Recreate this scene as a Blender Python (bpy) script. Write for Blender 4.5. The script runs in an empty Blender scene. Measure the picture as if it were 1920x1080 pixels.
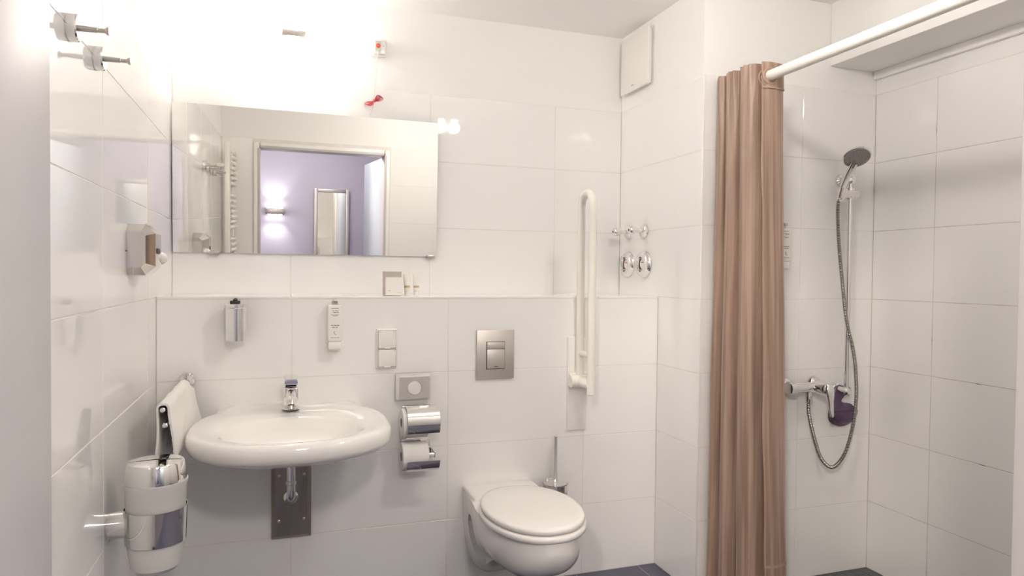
import bpy, bmesh, math, random
from mathutils import Vector, Matrix

random.seed(7)
S = bpy.context.scene
COL = S.collection
PI = math.pi
R_ = math.radians

# ------------------------------------------------------------------ camera
CAM = Vector((0.416, -2.688, 1.2993))
yaw, pit, rol = R_(18.686), R_(-1.238), R_(-0.581)
fw = Vector((math.sin(yaw)*math.cos(pit), math.cos(yaw)*math.cos(pit), math.sin(pit)))
rt = Vector((math.cos(yaw), -math.sin(yaw), 0))
up = rt.cross(fw)
r2 = math.cos(rol)*rt - math.sin(rol)*up
u2 = math.sin(rol)*rt + math.cos(rol)*up
cd = bpy.data.cameras.new('camera')
cd.sensor_width = 36.0
cd.lens = 1283.6/1920*36.0
cd.clip_start = 0.02
cam = bpy.data.objects.new('camera', cd)
COL.objects.link(cam)
cam.matrix_world = Matrix(((r2.x, u2.x, -fw.x, CAM.x), (r2.y, u2.y, -fw.y, CAM.y), (r2.z, u2.z, -fw.z, CAM.z), (0, 0, 0, 1)))
S.camera = cam

# ------------------------------------------------------------------ world, exposure
w = bpy.data.worlds.new('world')
w.use_nodes = True
w.node_tree.nodes['Background'].inputs[0].default_value = (0.75, 0.82, 1.0, 1)
w.node_tree.nodes['Background'].inputs[1].default_value = 0.6
S.world = w
S.view_settings.view_transform = 'Standard'
S.view_settings.look = 'None'
S.view_settings.gamma = 1.0
S.view_settings.use_curve_mapping = False
S.view_settings.exposure = 0.5
S.cycles.diffuse_bounces = 7
S.cycles.use_light_tree = False
S.cycles.adaptive_threshold = 0.025
S.cycles.caustics_reflective = False
S.cycles.caustics_refractive = False
CEILING_W = 8.0          # watts of the room's lamps and the added hall fill
MIRROR_W = 3.8
HALL_SPOT = 1.8
HALL_CEILING_FILL_W = 5.0
HALL_FILL_SPOT_W = 62.0

# room numbers (metres): back wall y = D above the shelf, y = 0 below it
D, RX, PY, CX, ZC, TOP = 0.373, 2.015, -0.324, 2.901, 2.464, 2.1
DY = -2.16                # bathroom face of the door wall

# ------------------------------------------------------------------ materials
def mat(name, color, rough=0.5, metal=0.0, **kw):
    m = bpy.data.materials.new(name)
    m.use_nodes = True
    b = m.node_tree.nodes['Principled BSDF']
    b.inputs['Base Color'].default_value = (*color, 1)
    b.inputs['Roughness'].default_value = rough
    b.inputs['Metallic'].default_value = metal
    for k, v in kw.items():
        b.inputs[k.replace('_', ' ')].default_value = v
    return m

def nodes(m):
    return m.node_tree.nodes, m.node_tree.links, m.node_tree.nodes['Principled BSDF']

def emis(name, color, strength):
    m = mat(name, color, 0.4)
    b = m.node_tree.nodes['Principled BSDF']
    b.inputs['Emission Color'].default_value = (*color, 1)
    b.inputs['Emission Strength'].default_value = strength
    return m

def add_noise_bump(m, scale, strength, dist=0.002, detail=3):
    n, l, b = nodes(m)
    tc = n.new('ShaderNodeTexCoord'); t = n.new('ShaderNodeTexNoise'); bp = n.new('ShaderNodeBump')
    t.inputs['Scale'].default_value = scale; t.inputs['Detail'].default_value = detail
    bp.inputs['Strength'].default_value = strength; bp.inputs['Distance'].default_value = dist
    l.new(tc.outputs['Object'], t.inputs['Vector']); l.new(t.outputs['Fac'], bp.inputs['Height'])
    l.new(bp.outputs['Normal'], b.inputs['Normal'])

def add_color_noise(m, c1, c2, scale, detail=4, stretch=(1, 1, 1), lo=0.35, hi=0.65):
    n, l, b = nodes(m)
    tc = n.new('ShaderNodeTexCoord'); mp = n.new('ShaderNodeMapping'); t = n.new('ShaderNodeTexNoise'); r = n.new('ShaderNodeValToRGB')
    mp.inputs['Scale'].default_value = stretch
    t.inputs['Scale'].default_value = scale; t.inputs['Detail'].default_value = detail
    r.color_ramp.elements[0].position = lo; r.color_ramp.elements[1].position = hi
    r.color_ramp.elements[0].color = (*c1, 1); r.color_ramp.elements[1].color = (*c2, 1)
    l.new(tc.outputs['Object'], mp.inputs['Vector']); l.new(mp.outputs['Vector'], t.inputs['Vector'])
    l.new(t.outputs['Fac'], r.inputs['Fac']); l.new(r.outputs['Color'], b.inputs['Base Color'])

M = {}
M['tile'] = mat('glazed_tile', (0.83, 0.80, 0.77), 0.035, Specular_IOR_Level=0.5)
add_color_noise(M['tile'], (0.892, 0.879, 0.864), (0.905, 0.892, 0.878), 1.5)
M['paint'] = mat('white_paint', (0.895, 0.882, 0.865), 0.7)
add_noise_bump(M['paint'], 220, 0.08)
def wall_mat(name, mould):
    m = mat(name, (0.8, 0.77, 0.73), 0.75)
    n, l, b = nodes(m)
    g = n.new('ShaderNodeNewGeometry'); sx = n.new('ShaderNodeSeparateXYZ'); cmpz = n.new('ShaderNodeMath')
    cmpz.operation = 'GREATER_THAN'; cmpz.inputs[1].default_value = TOP
    l.new(g.outputs['Position'], sx.inputs[0]); l.new(sx.outputs['Z'], cmpz.inputs[0])
    mix = n.new('ShaderNodeMix'); mix.data_type = 'RGBA'
    l.new(cmpz.outputs[0], mix.inputs['Factor'])
    t = n.new('ShaderNodeTexNoise'); t.inputs['Scale'].default_value = 9.0; t.inputs['Detail'].default_value = 6
    r = n.new('ShaderNodeValToRGB')
    l.new(g.outputs['Position'], t.inputs['Vector']); l.new(t.outputs['Fac'], r.inputs['Fac'])
    e = r.color_ramp.elements
    if mould:
        e[0].position = 0.30; e[0].color = (0.06, 0.045, 0.04, 1)
        e[1].position = 0.36; e[1].color = (0.56, 0.50, 0.45, 1)
        x = e.new(0.7); x.color = (0.72, 0.67, 0.62, 1)
    else:
        e[0].position = 0.3; e[0].color = (0.74, 0.70, 0.66, 1)
        e[1].position = 0.7; e[1].color = (0.84, 0.81, 0.78, 1)
    l.new(r.outputs['Color'], mix.inputs[6])
    mix.inputs[7].default_value = (0.895, 0.882, 0.865, 1)
    l.new(mix.outputs[2], b.inputs['Base Color'])
    return m
M['wall'] = wall_mat('plaster_and_grout', False)
M['wall_wet'] = wall_mat('plaster_and_stained_grout', True)
M['chrome'] = mat('chrome', (0.86, 0.85, 0.84), 0.04, 1.0)
M['brushed'] = mat('brushed_steel', (0.60, 0.565, 0.53), 0.32, 1.0)
add_noise_bump(M['brushed'], 300, 0.05)
M['dark_steel'] = mat('dark_brushed_steel', (0.36, 0.325, 0.29), 0.30, 1.0)
add_color_noise(M['dark_steel'], (0.33, 0.30, 0.265), (0.39, 0.35, 0.315), 6, stretch=(6, 1, 1))
M['chrome_shaded'] = mat('chrome_painted_shade', (0.66, 0.63, 0.61), 0.06, 1.0)  # plain chrome darkened in colour to imitate dimmer reflections
M['hose_steel'] = mat('wound_steel', (0.42, 0.40, 0.375), 0.18, 1.0)
M['satin'] = mat('satin_plate', (0.70, 0.66, 0.62), 0.42, 0.8)
M['ceramic'] = mat('sanitary_ceramic', (0.86, 0.84, 0.81), 0.06, Coat_Weight=0.3, Coat_Roughness=0.02)
M['plastic'] = mat('white_plastic', (0.85, 0.825, 0.79), 0.22)
M['seat'] = mat('seat_plastic', (0.82, 0.795, 0.765), 0.18)
M['lacquer'] = mat('white_lacquer', (0.895, 0.88, 0.86), 0.2)
M['white_tube'] = mat('cream_enamel', (0.88, 0.855, 0.80), 0.2)
M['black'] = mat('black_rubber', (0.015, 0.013, 0.012), 0.4)
M['print'] = mat('grey_print', (0.22, 0.20, 0.19), 0.6)
M['red'] = mat('red_plastic', (0.75, 0.08, 0.06), 0.35)
M['redcord'] = mat('red_cord', (0.50, 0.07, 0.09), 0.6)
M['cordwhite'] = mat('pale_cord', (0.62, 0.55, 0.50), 0.6)
M['green'] = mat('pale_green_print', (0.55, 0.62, 0.52), 0.5)
M['glass'] = mat('frosted_glass', (0.86, 0.85, 0.82), 0.45, Transmission_Weight=0.25)
M['towel'] = mat('terry_towel', (0.86, 0.835, 0.80), 0.95, Sheen_Weight=0.3)
add_noise_bump(M['towel'], 420, 0.5, 0.003)
M['paper'] = mat('tissue_paper', (0.84, 0.82, 0.80), 0.95)
add_noise_bump(M['paper'], 250, 0.2)
M['cardboard'] = mat('cardboard_tube', (0.42, 0.36, 0.30), 0.9)
M['tan'] = mat('taupe_card', (0.52, 0.46, 0.41), 0.7)
M['whitecard'] = mat('white_card', (0.86, 0.83, 0.79), 0.6)
M['gold'] = mat('gold_print', (0.62, 0.49, 0.26), 0.4)
M['purple'] = mat('purple_plastic', (0.105, 0.062, 0.115), 0.25)
M['mirror'] = mat('mirror_silver', (0.90, 0.895, 0.87), 0.0, 1.0)
M['mirror_edge'] = mat('mirror_edge', (0.32, 0.33, 0.32), 0.3)
M['spray'] = mat('grey_spray_face', (0.33, 0.31, 0.295), 0.45)
M['blue_tile'] = mat('navy_floor_tile', (0.045, 0.055, 0.115), 0.3)
add_color_noise(M['blue_tile'], (0.070, 0.070, 0.108), (0.085, 0.084, 0.125), 8)
M['slate'] = mat('slate_mosaic', (0.045, 0.055, 0.07), 0.4)
add_color_noise(M['slate'], (0.06, 0.06, 0.063), (0.085, 0.083, 0.086), 12)
M['floor_grout'] = mat('floor_grout', (0.55, 0.52, 0.50), 0.9)
M['slate_grout'] = mat('slate_grout', (0.13, 0.13, 0.135), 0.9)
M['lavender'] = mat('lavender_paint', (0.60, 0.572, 0.68), 0.7)
M['hall_floor'] = mat('hall_carpet', (0.18, 0.16, 0.17), 0.95)
add_color_noise(M['hall_floor'], (0.14, 0.125, 0.14), (0.22, 0.2, 0.21), 90)
M['door'] = mat('pale_blue_door', (0.52, 0.58, 0.66), 0.3)
M['frame'] = mat('door_frame_paint', (0.55, 0.525, 0.52), 0.4)
M['silver_frame'] = mat('silver_leaf_frame', (0.66, 0.64, 0.60), 0.35, 0.6)
M['copper_cloth'] = None
def curtain_mat():
    m = mat('brown_satin', (0.32, 0.2, 0.15), 0.42, Sheen_Weight=0.25, Sheen_Roughness=0.4)
    n, l, b = nodes(m)
    uv = n.new('ShaderNodeUVMap'); mp = n.new('ShaderNodeMapping'); mp.inputs['Scale'].default_value = (1, 0.02, 1)
    t = n.new('ShaderNodeTexNoise'); t.inputs['Scale'].default_value = 55; t.inputs['Detail'].default_value = 2
    r = n.new('ShaderNodeValToRGB'); r.color_ramp.elements[0].position = 0.38; r.color_ramp.elements[1].position = 0.62
    r.color_ramp.elements[0].color = (0.27, 0.172, 0.125, 1); r.color_ramp.elements[1].color = (0.42, 0.295, 0.23, 1)
    l.new(uv.outputs['UV'], mp.inputs['Vector']); l.new(mp.outputs['Vector'], t.inputs['Vector'])
    l.new(t.outputs['Fac'], r.inputs['Fac']); l.new(r.outputs['Color'], b.inputs['Base Color'])
    t2 = n.new('ShaderNodeTexNoise'); t2.inputs['Scale'].default_value = 16; t2.inputs['Detail'].default_value = 5
    mp2 = n.new('ShaderNodeMapping'); mp2.inputs['Scale'].default_value = (1, 0.45, 1)
    l.new(uv.outputs['UV'], mp2.inputs['Vector']); l.new(mp2.outputs['Vector'], t2.inputs['Vector'])
    bp = n.new('ShaderNodeBump'); bp.inputs['Strength'].default_value = 0.5; bp.inputs['Distance'].default_value = 0.014
    l.new(t2.outputs['Fac'], bp.inputs['Height']); l.new(bp.outputs['Normal'], b.inputs['Normal'])
    return m
M['curtain'] = curtain_mat()
M['hem'] = mat('brown_satin_hem', (0.42, 0.295, 0.225), 0.5)
add_noise_bump(M['hem'], 160, 0.6, 0.004)
M['bulb'] = emis('lit_bulb', (1.0, 0.945, 0.87), 60)
M['opal'] = emis('lit_opal_glass', (1.0, 0.94, 0.87), 14)
M['hall_glow'] = emis('lit_hall_lens', (1.0, 0.95, 0.92), 40)
M['hall_fill_disc'] = emis('hall_fill_glow', (1.0, 0.94, 0.87), 6)  # glow of the added hall ceiling fill

# ------------------------------------------------------------------ mesh helpers
def BM():
    return bmesh.new()

def bx(bm, x0, x1, y0, y1, z0, z1, bev=0.0, seg=2):
    vs = [bm.verts.new((x, y, z)) for x in (x0, x1) for y in (y0, y1) for z in (z0, z1)]
    q = [(0, 1, 3, 2), (4, 6, 7, 5), (0, 4, 5, 1), (2, 3, 7, 6), (0, 2, 6, 4), (1, 5, 7, 3)]
    fs = [bm.faces.new([vs[i] for i in f]) for f in q]
    if bev:
        es = list({e for f in fs for e in f.edges})
        bmesh.ops.bevel(bm, geom=es, offset=bev, segments=seg, profile=0.5, affect='EDGES', clamp_overlap=True)
    return vs

def loft(bm, loops, cap0=True, cap1=True, closed=True):
    vl = [[bm.verts.new(p) for p in lp] for lp in loops]
    n = len(vl[0])
    for a, b in zip(vl, vl[1:]):
        for i in range(n if closed else n-1):
            j = (i+1) % n
            bm.faces.new((a[i], a[j], b[j], b[i]))
    if cap0: bm.faces.new(list(reversed(vl[0])))
    if cap1: bm.faces.new(vl[-1])
    return vl

def frame(d):
    d = Vector(d).normalized()
    a = Vector((0, 0, 1)) if abs(d.z) < 0.9 else Vector((1, 0, 0))
    u = a.cross(d).normalized()
    return u, d.cross(u)

def ring(c, u, v, r, n):
    c = Vector(c)
    return [c + u*(r*math.cos(2*PI*i/n)) + v*(r*math.sin(2*PI*i/n)) for i in range(n)]

def cyl(bm, p0, p1, r0, r1=None, n=24, cap=True):
    r1 = r0 if r1 is None else r1
    p0, p1 = Vector(p0), Vector(p1)
    u, v = frame(p1-p0)
    loft(bm, [ring(p0, u, v, r0, n), ring(p1, u, v, r1, n)], cap, cap)

def lathe(bm, o, axis, prof, n=32, cap0=True, cap1=True):
    """prof: (radius, distance along axis)"""
    o = Vector(o); ax = Vector(axis).normalized(); u, v = frame(ax)
    loft(bm, [ring(o+ax*h, u, v, max(r, 1e-4), n) for r, h in prof], cap0, cap1)

def tube(bm, pts, r, n=12, cap=True, rad=None):
    pts = [Vector(p) for p in pts]
    t0 = (pts[1]-pts[0]).normalized()
    u, v = frame(t0)
    loops = []
    for i, p in enumerate(pts):
        t = (pts[min(i+1, len(pts)-1)] - pts[max(i-1, 0)]).normalized()
        ang = t0.rotation_difference(t)
        u = ang @ u; v = ang @ v; t0 = t
        loops.append(ring(p, u, v, rad[i] if rad else r, n))
    loft(bm, loops, cap, cap)

def smooth_path(pts, it=3, closed=False):
    pts = [Vector(p) for p in pts]
    for _ in range(it):
        q = [pts[0]]
        for a, b in zip(pts, pts[1:]):
            q += [a.lerp(b, .25), a.lerp(b, .75)]
        q.append(pts[-1]); pts = q
    return pts

def spline(pts, k=8):
    P = [Vector(p) for p in pts]; out = []
    for i in range(len(P)-1):
        p0, p1, p2, p3 = P[max(i-1, 0)], P[i], P[i+1], P[min(i+2, len(P)-1)]
        for j in range(k):
            t = j/k
            out.append(0.5*((2*p1)+(p2-p0)*t+(2*p0-5*p1+4*p2-p3)*t*t+(3*p1-p0-3*p2+p3)*t**3))
    out.append(P[-1])
    return out

def sphere(bm, c, r, sx=1, sy=1, sz=1, n=24, k=12):
    loops = []
    for j in range(1, k):
        a = PI*j/k
        loops.append([Vector((c[0]+r*sx*math.sin(a)*math.cos(2*PI*i/n), c[1]+r*sy*math.sin(a)*math.sin(2*PI*i/n), c[2]-r*sz*math.cos(a))) for i in range(n)])
    loft(bm, loops)

def extrude_xz(bm, pts, y0, y1):
    loft(bm, [[(x, y0, z) for x, z in pts], [(x, y1, z) for x, z in pts]])

ROOT = {}
def finish(bm, name, angle=35):
    bmesh.ops.recalc_face_normals(bm, faces=bm.faces)
    me = bpy.data.meshes.new(name)
    bm.to_mesh(me); bm.free()
    for p in me.polygons: p.use_smooth = True
    me.set_sharp_from_angle(angle=R_(angle))
    return me

def obj(name, bm, m, parent=None, angle=35, label=None):
    me = finish(bm, name, angle)
    if parent is not None:
        org = ROOT[parent]
    else:
        xs = [v.co for v in me.vertices]
        lo = Vector([min(c[i] for c in xs) for i in range(3)]); hi = Vector([max(c[i] for c in xs) for i in range(3)])
        org = Vector(((lo.x+hi.x)/2, (lo.y+hi.y)/2, lo.z))
    me.transform(Matrix.Translation(-org))
    me.materials.append(M[m] if isinstance(m, str) else m)
    o = bpy.data.objects.new(name, me)
    COL.objects.link(o)
    if parent is None: o.location = org
    else: o.parent = parent
    ROOT[o] = org
    if label: o['label'] = label
    return o

def tag(o, label, cat, group=None):
    o['label'] = label; o['category'] = cat
    if group: o['group'] = group
    return o

def thing(name, label, cat, loc, group=None):
    o = bpy.data.objects.new(name, None); COL.objects.link(o)
    o.empty_display_size = 0.05
    o.location = loc; ROOT[o] = Vector(loc)
    return tag(o, label, cat, group)

def struct(name, bm, m, parent=None, angle=35):
    o = obj(name, bm, m, parent, angle)
    if parent is None: o['kind'] = 'structure'
    return o

def copy_tree(o, parent=None, delta=None):
    c = o.copy(); COL.objects.link(c)
    if parent is not None: c.parent = parent
    if delta is not None: c.location = Vector(o.location) + Vector(delta)
    for ch in [k for k in bpy.data.objects if k.parent == o]:
        copy_tree(ch, c)
    return c

# ------------------------------------------------------------------ the shell
GAP, PROUD, THICK = 0.0026, 0.0011, 0.005
TILE_MESH = {}
def tile_piece(parent, plane, val, a0, a1, z0, z1, sign, m='tile', name='tile'):
    """one tile on plane x=val or y=val (or z=val: z0,z1 are then y); its face is at val, sign = outward direction"""
    wa, wz = a1-a0-GAP, z1-z0-GAP
    key = (plane, round(wa, 4), round(wz, 4), sign, m)
    if key not in TILE_MESH:
        bm = BM()
        t0, t1 = sorted((0.0, -sign*THICK))
        if plane == 'x': bx(bm, t0, t1, -wa/2, wa/2, -wz/2, wz/2, 0.0009, 1)
        elif plane == 'y': bx(bm, -wa/2, wa/2, t0, t1, -wz/2, wz/2, 0.0009, 1)
        else: bx(bm, -wa/2, wa/2, -wz/2, wz/2, t0, t1, 0.0009, 1)
        me = finish(bm, name, 30); me.materials.append(M[m])
        TILE_MESH[key] = me
    o = bpy.data.objects.new(name, TILE_MESH[key])
    COL.objects.link(o)
    c = {'x': Vector((val, (a0+a1)/2, (z0+z1)/2)), 'y': Vector(((a0+a1)/2, val, (z0+z1)/2)), 'z': Vector(((a0+a1)/2, (z0+z1)/2, val))}[plane]
    o.parent = parent; o.location = c - ROOT[parent]
    return o

def tile_wall(parent, plane, val, joints, rows, sign, m='tile', name='tile'):
    for a0, a1 in zip(joints, joints[1:]):
        for z0, z1 in zip(rows, rows[1:]):
            tile_piece(parent, plane, val, a0, a1, z0, z1, sign, m, name)

ROWS_ALL = [0, .3, .6, .9, 1.2, 1.5, 1.8, 2.1]
# floor
b = BM(); bx(b, -0.12, 2.1, DY, 0.5, -0.12, -PROUD); floor = struct('floor', b, 'floor_grout')
tile_wall(floor, 'z', 0.0, [-0.0 + x for x in (0, .13, .43, .73, 1.03, 1.33, 1.63, 1.93, 2.1)], [DY, -2.1, -1.8, -1.5, -1.2, -.9, -.6, -.3, 0.0], 1, 'blue_tile')
b = BM(); bx(b, 2.1, 3.03, DY, 0.5, -0.12, -PROUD); floor_s = struct('floor_shower', b, 'slate_grout')
tile_wall(floor_s, 'z', 0.0, [2.1+.05*i for i in range(17)], [PY-.05*i for i in range(15, -1, -1)], 1, 'slate')
b = BM(); bx(b, 2.103, 2.898, DY+.002, PY-.7515, -PROUD, 0.0); struct('mosaic_bed', b, 'slate', floor_s)['kind'] = 'stuff'
# ceiling
b = BM(); bx(b, -0.12, 3.03, DY-.16, 0.5, ZC, ZC+.1); struct('ceiling', b, 'paint')
# walls
b = BM(); bx(b, -0.12, -PROUD, DY, D+.12, 0, ZC); wl = struct('wall_left', b, 'wall')
tile_wall(wl, 'x', 0.0, [DY, -1.96, -1.36, -.76, -.16, 0.0], ROWS_ALL[:5], 1)
tile_wall(wl, 'x', 0.0, [DY, -1.96, -1.36, -.76, -.16, D], ROWS_ALL[4:], 1)
b = BM(); bx(b, 0, RX, D+PROUD, D+.12, 0, ZC); wb = struct('wall_back', b, 'wall')
tile_wall(wb, 'y', D, [0.0, .456, 1.056, 1.662, RX], ROWS_ALL[4:], -1)
b = BM(); bx(b, 0, RX, PROUD, D, 0, 1.199); wlow = struct('wall_lower', b, 'wall')
tile_wall(wlow, 'y', 0.0, [0.0, .456, 1.056, 1.656, RX], [0, .3, .6, .9, 1.197], -1)
tile_wall(wlow, 'z', 1.203, [0.0, .456, 1.056, 1.656, RX], [.006, D], 1)
b = BM(); bx(b, 0.001, RX-.001, -.002, .006, 1.194, 1.2045, .002, 2); o = struct('trim_1', b, 'lacquer')
b = BM(); bx(b, RX+PROUD, 3.03, PY+PROUD, D+.12, 0, ZC); ws = struct('wall_shower', b, 'wall')
tile_wall(ws, 'y', PY, [RX+.006, 2.507, CX], ROWS_ALL, -1)
tile_wall(ws, 'x', RX, [PY+.006, 0.0], ROWS_ALL[:5], -1)
tile_wall(ws, 'x', RX, [PY+.006, D], ROWS_ALL[4:], -1)
b = BM(); bx(b, RX-.001, RX+.007, PY-.001, PY+.007, 0, TOP, .003, 2); struct('trim_2', b, 'lacquer')
b = BM(); bx(b, CX+PROUD, 3.03, DY, PY, 0, ZC); wr = struct('wall_right', b, 'wall_wet')
tile_wall(wr, 'x', CX, [DY, -1.823, -1.223, -.623, PY], ROWS_ALL, -1)
# boxed-in ceiling step over the shower, with a lip along the wall
b = BM(); bx(b, 2.645, CX, DY, PY, 2.2, ZC, .002, 1); o = struct('ceiling_bulkhead', b, 'paint')
b = BM(); bx(b, CX-.018, CX+.001, DY, PY, 2.165, 2.2, .002, 1); o = struct('trim_3', b, 'paint')
# door wall with its opening
DX0, DX1, DH, WT = 0.268, 1.196, 2.03, 0.16
b = BM()
bx(b, -0.12, DX0-.015, DY-WT, DY-PROUD, 0, ZC); bx(b, DX1+.015, 3.03, DY-WT, DY-PROUD, 0, ZC); bx(b, DX0-.015, DX1+.015, DY-WT, DY-PROUD, DH+.015, ZC)
wd = struct('wall_door', b, 'wall')
tile_wall(wd, 'y', DY, [0.0, DX0-.05], ROWS_ALL, 1)
tile_wall(wd, 'y', DY, [DX1+.05, 1.8, 2.4, CX], ROWS_ALL, 1)
door = bpy.data.objects.new('door_1', None); COL.objects.link(door); door.location = (0.73, DY-.08, 0); ROOT[door] = Vector(door.location); door['kind'] = 'structure'
for x0, x1, c0, c1 in ((DX0-.02, DX0, DX0-.045, DX0-.005), (DX1, DX1+.02, DX1+.005, DX1+.045)):
    b = BM(); bx(b, x0, x1, DY-WT-.016, DY+.016, 0, DH, .003); obj('door_jamb', b, 'frame', door)
    for ya, yb in ((DY, DY+.014), (DY-WT-.014, DY-WT)):
        b = BM(); bx(b, c0, c1, ya, yb, 0, DH+.045, .004); obj('casing', b, 'lacquer', door)
b = BM(); bx(b, DX0, DX1, DY-WT-.016, DY+.016, DH, DH+.02, .003); obj('door_head', b, 'frame', door)
for ya, yb in ((DY, DY+.014), (DY-WT-.014, DY-WT)):
    b = BM(); bx(b, DX0, DX1, ya, yb, DH+.005, DH+.045, .004); obj('casing', b, 'lacquer', door)
ha, hx, hy = R_(3.0), DX1+.01, DY-WT-.03
dv = Vector((-math.sin(ha), -math.cos(ha), 0)); dn = Vector((math.cos(ha), -math.sin(ha), 0))
b = BM(); vs = bx(b, 0, .045, -.87, 0, .008, 2.03, .003)
for v in b.verts: v.co = Vector((hx, hy, 0)) + dn*v.co.x - dv*v.co.y + Vector((0, 0, v.co.z))
leaf = obj('door_leaf', b, 'door', door)
b = BM(); p = Vector((hx, hy, 1.03)) + dv*.8
cyl(b, p, p-dn*.05, .009); tube(b, [p-dn*.05, p-dn*.052-dv*.06, p-dn*.05-dv*.12], .009); lathe(b, p, -dn, [(.026, 0), (.026, .008)])
obj('door_handle', b, 'chrome', leaf)

# hallway behind the camera, seen in the mirror
HY = -3.9
b = BM(); bx(b, -1.6, 2.1, HY-.1, HY, 0, 2.6); struct('wall_hall_far', b, 'lavender')
b = BM(); bx(b, -1.7, -1.6, HY-.1, DY-WT, 0, 2.6); struct('wall_hall_left', b, 'lavender')
b = BM(); bx(b, 1.9, 2.0, HY, DY-WT, 0, 2.6); struct('wall_hall_right', b, 'lavender')
b = BM(); bx(b, -1.6, DX0-.046, DY-WT-.006, DY-WT-.0005, 0, 2.6); bx(b, DX1+.046, 1.9, DY-WT-.006, DY-WT-.0005, 0, 2.6); bx(b, DX0-.046, DX1+.046, DY-WT-.006, DY-WT-.0005, DH+.046, 2.6); bx(b, -1.6, -.12, DY-WT-.0005, DY-.05, 0, 2.6)
struct('wall_hall_near', b, 'lavender')
b = BM(); bx(b, -1.7, 2.1, HY-.1, DY, -0.12, 0.001); struct('floor_hall', b, 'hall_floor')
b = BM(); bx(b, -1.7, 2.1, HY-.1, DY-WT+.02, 2.6, 2.7); struct('ceiling_hall', b, 'paint')

# ------------------------------------------------------------------ lamps
def lamp_light(name, kind, watts, color, loc, parent, size, aim=None, **kw):
    L = bpy.data.lights.new(name, kind); L.energy = watts; L.color = color
    if kind == 'AREA': L.shape = 'DISK'; L.size = size
    else: L.shadow_soft_size = size
    for k, v in kw.items(): setattr(L, k, v)
    o = bpy.data.objects.new(name, L); COL.objects.link(o); o.parent = parent
    o.location = Vector(loc) - ROOT[parent]
    if aim is not None: o.rotation_euler = (Vector(aim)-Vector(loc)).to_track_quat('-Z', 'Y').to_euler()
    return o

def bulb_spot(root, x, y):
    b = BM(); lathe(b, (x, y, ZC-.03), (0, 0, -1), [(.007, 0), (.007, .038), (.022, .043), (.024, .055), (.024, .08), (.022, .08), (.022, .055)], 24, True, False)
    c = obj('lamp_shade', b, 'chrome', root)
    b = BM(); lathe(b, (x, y, ZC-.105), (0, 0, -1), [(.021, 0), (.021, .004), (.014, .010), (.001, .013)], 16); obj('bulb', b, 'bulb', root)
    lamp_light('ceiling_bulb_light', 'POINT', CEILING_W, (1.0, .945, .87), (x, y, ZC-.158), root, .032)
t = thing('ceiling_lamp', 'twin-bulb chrome ceiling spotlight over the middle of the bathroom', 'lamp', (1.512, -1.237, ZC-.03))
b = BM(); bx(b, 1.44, 1.585, -1.275, -1.2, ZC-.032, ZC, .006); obj('base', b, 'chrome', t)
for x in (1.468, 1.556): bulb_spot(t, x, -1.237)

t = thing('wall_lamp', 'glowing up-and-down wall lamp with chrome bar above the mirror', 'lamp', (.465, D, 2.2))
b = BM(); bx(b, .425, .51, D-.028, D, 2.235, 2.30, .004); obj('wall_plate', b, 'chrome', t)
b = BM(); bx(b, .418, .512, .250, .352, 2.252, 2.279, .004); obj('bar', b, 'brushed', t)
for z0, z1 in ((2.281, 2.325), (2.207, 2.250)):
    b = BM(); bx(b, .415, .516, .296, .342, z0, z1, .012, 3); obj('glass_shade', b, 'opal', t)
for z in (2.35, 2.182): lamp_light('wall_lamp_light', 'POINT', MIRROR_W, (1.0, .94, .87), (.465, .315, z), t, .02)

def hall_lamp():
    x, y, z = .36, HY+.05, 1.57
    t = thing('hall_wall_lamp', 'small aluminium up-and-down wall light on the lavender hall wall', 'lamp', (x, HY, z-.03))
    b = BM(); bx(b, x-.085, x+.085, y-.05, y+.035, z-.03, z+.03, .004); obj('housing', b, 'brushed', t)
    for k in (-1, 0, 1):
        for s in (-1, 1):
            b = BM(); lathe(b, (x+k*.05, y, z+s*.03), (0, 0, s), [(.019, 0), (.019, .003)], 16)
            obj('lens', b, 'hall_glow', t)
    for s in (-1, 1):
        for k in (-1, 0, 1):
            L = bpy.data.lights.new('hall_spot', 'SPOT'); L.energy = HALL_SPOT; L.spot_size = R_(78); L.spot_blend = .25; L.shadow_soft_size = .01; L.color = (1, .96, .93)
            lo = bpy.data.objects.new('hall_spot', L); COL.objects.link(lo); lo.parent = t
            lo.location = (k*.05, .05, .03+s*.045); lo.rotation_euler = (R_(8)*-1 if s > 0 else PI+R_(8), 0, 0)
            lo.rotation_euler = (PI-R_(6), 0, 0) if s > 0 else (R_(6), 0, 0)
hall_lamp()
for x, l_ in ((.8, 'added fill light, flat round disc on the hall ceiling straight behind the doorway'), (-.05, 'added fill light, flat round disc on the hall ceiling further along the hall')):
    t = thing('hall_ceiling_fill', l_, 'lamp', (x, -3.0, 2.525), 'added round fill lights on the hall ceiling')  # unseen ceiling disc added to fill the hall and doorway with light
    b = BM(); lathe(b, (x, -3.0, 2.6), (0, 0, -1), [(.17, 0), (.17, .04)], 40); obj('base', b, 'plastic', t)
    b = BM(); lathe(b, (x, -3.0, 2.56), (0, 0, -1), [(.165, 0), (.15, .02), (.08, .032), (.001, .035)], 40); obj('diffuser', b, 'hall_fill_disc', t)
    lamp_light('hall_ceiling_fill_light', 'AREA', HALL_CEILING_FILL_W, (1.0, .94, .88), (x, -3.0, 2.52), t, .3, (x, -3.0, 0))
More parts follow.
